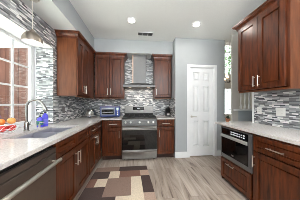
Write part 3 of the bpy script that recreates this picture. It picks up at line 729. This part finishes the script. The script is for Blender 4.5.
cl = thing('cake_dome', 'shiny domed glass dish in the counter corner, left of the toaster oven', 'cake dome', (-1.10, 3.17, CT1))
w = MB(); w.lathe([(0.07, 0), (0.06, 0.006), (0.022, 0.015), (0.02, 0.035), (0.05, 0.044), (0.15, 0.05), (0.155, 0.058), (0.001, 0.056)], n=28); w.build('dish', M['chrome'], cl, smooth=True)
w = MB(); pr = [(0.135, 0.059)] + [(0.135 * math.cos(q), 0.10 + 0.135 * math.sin(q)) for q in [R(k) for k in range(0, 84, 9)]]
pr2 = [(r - .004, z - .003) for r, z in reversed(pr)]
w.lathe(pr + pr2, n=28, close=False); w.build('dome', M['clear'], cl, smooth=True)
w = MB(); w.lathe([(0.012, 0.233), (0.008, 0.245), (0.02, 0.258), (0.018, 0.272), (0.004, 0.278)], n=14); w.build('dome_knob', M['chrome'], cl, smooth=True)
w = MB(); w.lathe([(0.085, 0.0585), (0.09, 0.075), (0.085, 0.12), (0.06, 0.135), (0.001, 0.138)], n=22); o = w.build('cake', plain('pale_cake', (190, 180, 165), 0.8, noise=.15, scale=30), cl, smooth=True)

kb = thing('knife_block', 'black knife block with dark handles on the worktop right of the range', 'knife block', (0.775, 3.24, CT1))
w = MB(); w.prism([(-0.07, 0), (0.07, 0), (0.09, 0.15), (0.03, 0.205), (-0.07, 0.105)], 'x', -0.05, 0.05); w.build('block', M['black'], kb, 0.004)
w = MB(); w.box(-0.03, 0.03, -0.0715, -0.07, 0.03, 0.075); w.build('plate', M['steel'], kb)
nv = Vector((0, -0.70, 0.71)).normalized()
for i, (x, s_) in enumerate(((-0.033, .25), (-0.011, .25), (0.012, .25), (0.034, .25), (-0.026, .65), (0.0, .65), (0.028, .65))):
    c0 = Vector((x, -0.07 + .10 * s_, 0.105 + .10 * s_)); w = MB(); w.tube([c0 - nv * .004, c0 + nv * .012, c0 + nv * .06, c0 + nv * .075], [0.0075, 0.009, 0.0095, 0.006], 8)
    w.build('knife_handle', M['black'], kb, smooth=True)

pt = thing('potted_plant', 'small dark leafy plant in a terracotta pot at the far end of the right worktop', 'plant', (1.60, 2.155, CT1))
w = MB(); w.lathe([(0.024, 0), (0.033, 0.05), (0.036, 0.05), (0.036, 0.062), (0.031, 0.062), (0.001, 0.054)], n=16); w.build('pot', M['terracotta'], pt, smooth=True)
w = MB(); rnd = random.Random(4)
for k in range(26):
    a = rnd.uniform(0, 6.28); el = rnd.uniform(.3, 1.3); ln = rnd.uniform(.04, .075); d = Vector((math.cos(a) * math.cos(el), math.sin(a) * math.cos(el), math.sin(el))); sd = d.cross(Vector((0, 0, 1))).normalized() * ln * .3
    c0 = Vector((0, 0, .056)); w.add([c0, c0 + d * ln * .55 + sd, c0 + d * ln, c0 + d * ln * .55 - sd], [(0, 1, 2, 3)])
w.build('leaves', M['dark_leaf'], pt)

# outlets
def outlet(loc, rz, label, mat, double=False):
    hwid = 0.058 if double else 0.037
    t = thing('wall_outlet', label, 'outlet', loc, rz, 'wall outlets')
    w = MB(); w.box(-hwid, hwid, -0.006, 0, -0.058, 0.058); pl = w.build('cover_plate', mat, t, 0.002)
    for x in ((-.024, .024) if double else (0,)):
        w = MB(); w.box(x - .017, x + .017, -0.008, -0.006, -0.034, 0.034)
        for z in (-.018, .016):
            for q in (-.006, .006): w.box(x + q - .001, x + q + .001, -0.0084, -0.008, z - .004, z + .004, 1)
        w.build('receptacle', [mat, M['black']], pl)
outlet((RX - T, 1.925, 1.13), R(-90), 'single white wall outlet on the mosaic under the far end of the right wall cabinet', M['white_plastic'])
outlet((RX - T, 1.61, 1.127), R(-90), 'wider white double outlet on the mosaic above the right worktop', M['white_plastic'], True)
outlet((WL + T, 2.51, 1.123), R(90), 'dark grey wall outlet on the mosaic left of the cake dome', M['grey_plastic'])

# ------------------------------------------------------------------ rug
rug = MB()
X0r, X1r = -0.755, 0.185
blocks = [(-.755, -.33, 2.41, 2.57, 'brown'), (-.33, X1r, 2.41, 2.57, 'dark'),
          (-.755, -.48, 2.19, 2.41, 'dark'), (-.48, -.31, 2.19, 2.41, 'cream'), (-.31, .04, 2.21, 2.41, 'rust'), (.04, X1r, 2.23, 2.41, 'tan'),
          (-.755, -.64, 1.98, 2.19, 'rust'), (-.64, -.48, 1.98, 2.19, 'cream'), (-.48, -.31, 2.17, 2.19, 'brown'), (-.31, -.12, 2.17, 2.21, 'brown'), (-.48, -.12, 1.76, 2.17, 'brown'),
          (-.12, .04, 1.62, 2.21, 'cream'), (.04, X1r, 1.80, 2.23, 'dark'), (-.755, -.48, 1.55, 1.98, 'dark'), (-.48, -.31, 1.55, 1.76, 'dark'), (-.31, -.12, 1.62, 1.76, 'cream'),
          (.04, X1r, 1.40, 1.80, 'tan'), (-.31, .04, 1.40, 1.62, 'cream'), (-.755, -.31, 1.40, 1.55, 'rust'),
          (-.755, -.33, 1.20, 1.40, 'brown'), (-.33, X1r, 1.20, 1.40, 'dark'), (-.755, -.48, .95, 1.20, 'dark'), (-.48, -.1, .95, 1.20, 'cream'), (-.1, X1r, .95, 1.20, 'rust'),
          (-.755, -.3, .6, .95, 'tan'), (-.3, X1r, .6, .95, 'brown')]
keys = ['dark', 'brown', 'rust', 'tan', 'cream']
def sk(x, y): return x + 0.075 * (2.57 - y) * max(0, (x - X0r) / (X1r - X0r)) * (1 if y > 1.5 else (1.07 / (2.57 - y)))
for a, b_, y0, y1, k in blocks:
    z0, z1 = 0.0005, 0.011
    rug.hexa([(sk(a, y0), y0, z0), (sk(b_, y0), y0, z0), (sk(a, y1), y1, z0), (sk(b_, y1), y1, z0), (sk(a, y0), y0, z1), (sk(b_, y0), y0, z1), (sk(a, y1), y1, z1), (sk(b_, y1), y1, z1)], keys.index(k))
o = rug.build('rug', [M['rug_' + k] for k in keys]); tag(o, 'brown and cream patchwork rug on the floor before the sink cabinets', 'rug')

# ------------------------------------------------------------------ ceiling fittings
rl = thing('recessed_light', 'round recessed ceiling light above the range side of the room, left of the vent', 'ceiling light', (-0.099, 2.362, CZ), 0, 'recessed ceiling lights')
w = MB(); w.lathe([(0.062, -0.02), (0.064, -0.004), (0.085, -0.006), (0.09, 0.0)], n=28, close=False); w.build('trim_ring', M['trim'], rl, smooth=True)
w = MB(); w.lathe([(0.001, -0.006), (0.064, -0.006), (0.064, -0.003), (0.001, -0.003)], n=28, close=False); w.build('lens', M['lamp'], rl, smooth=True)
copy_thing(rl, (1.119, 2.362, CZ), 'round recessed ceiling light above the pantry door side of the room')
av = thing('air_vent', 'grey louvred air vent in the ceiling in front of the range hood', 'vent', (0.18, 2.81, CZ))
w = MB(); w.box(-.17, .17, -.075, -.06, -.008, 0); w.box(-.17, .17, .06, .075, -.008, 0); w.box(-.17, -.155, -.06, .06, -.008, 0); w.box(.155, .17, -.06, .06, -.008, 0); w.box(-.06, -.05, -.06, .06, -.008, 0); w.box(.05, .06, -.06, .06, -.008, 0)
w.build('frame', M['trim'], av)
B(-.155, .155, -.06, .06, -.002, 0).build('duct_opening', M['iron'], av)
w = MB()
for k in range(9):
    y = -.054 + k * .0125; w.hexa([(-.155, y, -.008), (.155, y, -.008), (-.155, y + .001, -.008), (.155, y + .001, -.008), (-.155, y + .007, -.002), (.155, y + .007, -.002), (-.155, y + .008, -.002), (.155, y + .008, -.002)])
w.build('louvers', plain('grey_louver', (150, 150, 150), 0.5), av)

pd = thing('pendant_lamp', 'brushed nickel dome pendant lamp hanging over the sink', 'pendant lamp', (-1.165, 1.58, SZ))
w = MB(); w.lathe([(0.001, -0.024), (0.05, -0.022), (0.062, -0.01), (0.062, 0)], n=24); w.build('canopy', M['nickel'], pd, smooth=True)
w = MB(); w.tube([(0, 0, -0.02), (0, 0, -0.37)], 0.005, 8); w.build('rod', M['nickel'], pd, smooth=True)
w = MB(); zt = -0.38; rr = 0.095
w.lathe([(0.01, zt + .02), (0.02, zt)] + [(rr * math.sin(R(q)), zt - 0.005 - 0.118 * (1 - math.cos(R(q)))) for q in range(12, 91, 13)] + [(rr + .001, zt - 0.13), (rr - .002, zt - 0.13)], n=32, close=False)
sh = w.build('shade', M['shade_nickel'], pd, smooth=True)
w = MB(); w.lathe([(0.0178, zt - .004)] + [((rr - .003) * math.sin(R(q)), zt - 0.008 - 0.118 * (1 - math.cos(R(q)))) for q in range(12, 91, 13)] + [(rr - .002, zt - 0.129)], n=32, close=False); w.build('shade_lining', M['shade_inner'], sh, smooth=True)
w = MB(); w.ball((0, 0, zt - .078), 0.028, 16, 10); w.tube([(0, 0, zt - .006), (0, 0, zt - .06)], 0.014, 10); w.build('bulb', M['lamp'], pd, smooth=True)

# ------------------------------------------------------------------ stair railing and foyer chandelier
sr = thing('stair_railing', 'white balusters under a dark handrail on the pony wall beyond the right cabinet', 'railing', (2.1, 2.68, 1.115))
w = MB(); w.prism([(-0.028, 0.48), (0.028, 0.48), (0.033, 0.51), (0.018, 0.535), (-0.018, 0.535), (-0.033, 0.51)], 'x', 0.0, 1.3); w.build('handrail', M['rail_wood'], sr, 0.003)
for k in range(11):
    x = 0.10 + k * .1
    w = MB(); w.box(x - .017, x + .017, -.017, .017, 0, .07); w.lathe([(0.015, .07), (0.019, .09), (0.011, .11), (0.015, .25), (0.011, .40), (0.009, .481)], (x, 0, 0), 10); w.build('baluster', M['trim'], sr, smooth=True)
ch = thing('chandelier', 'small chandelier with warm glowing bulbs in the foyer by the arched window', 'chandelier', (3.42, 4.5, 5.4))
w = MB(); w.tube([(0, 0, 0), (0, 0, -3.35)], 0.006, 8); w.lathe([(0.001, -.02), (.06, -.02), (.06, 0)], n=16); w.lathe([(0.01, -3.3), (0.03, -3.33), (0.02, -3.38), (0.001, -3.4)], n=14); w.build('stem', M['rail_wood'], ch, smooth=True)
for k in range(6):
    a = math.pi * 2 * k / 6 + .3; c_, s_ = math.cos(a), math.sin(a)
    w = MB(); w.tube([(c_ * .02, s_ * .02, -3.34), (c_ * .08, s_ * .08, -3.40), (c_ * .15, s_ * .15, -3.38), (c_ * .17, s_ * .17, -3.31)], .006, 8); w.lathe([(.02, -3.31), (.022, -3.30)], (c_ * .17, s_ * .17, 0), 10); am = w.build('arm', M['rail_wood'], ch, smooth=True)
    w = MB(); w.ball((c_ * .17, s_ * .17, -3.25 + (.1 if k % 2 else 0)), .034, 12, 8, (1, 1, 1.4)); w.build('bulb', M['warm'], am, smooth=True)
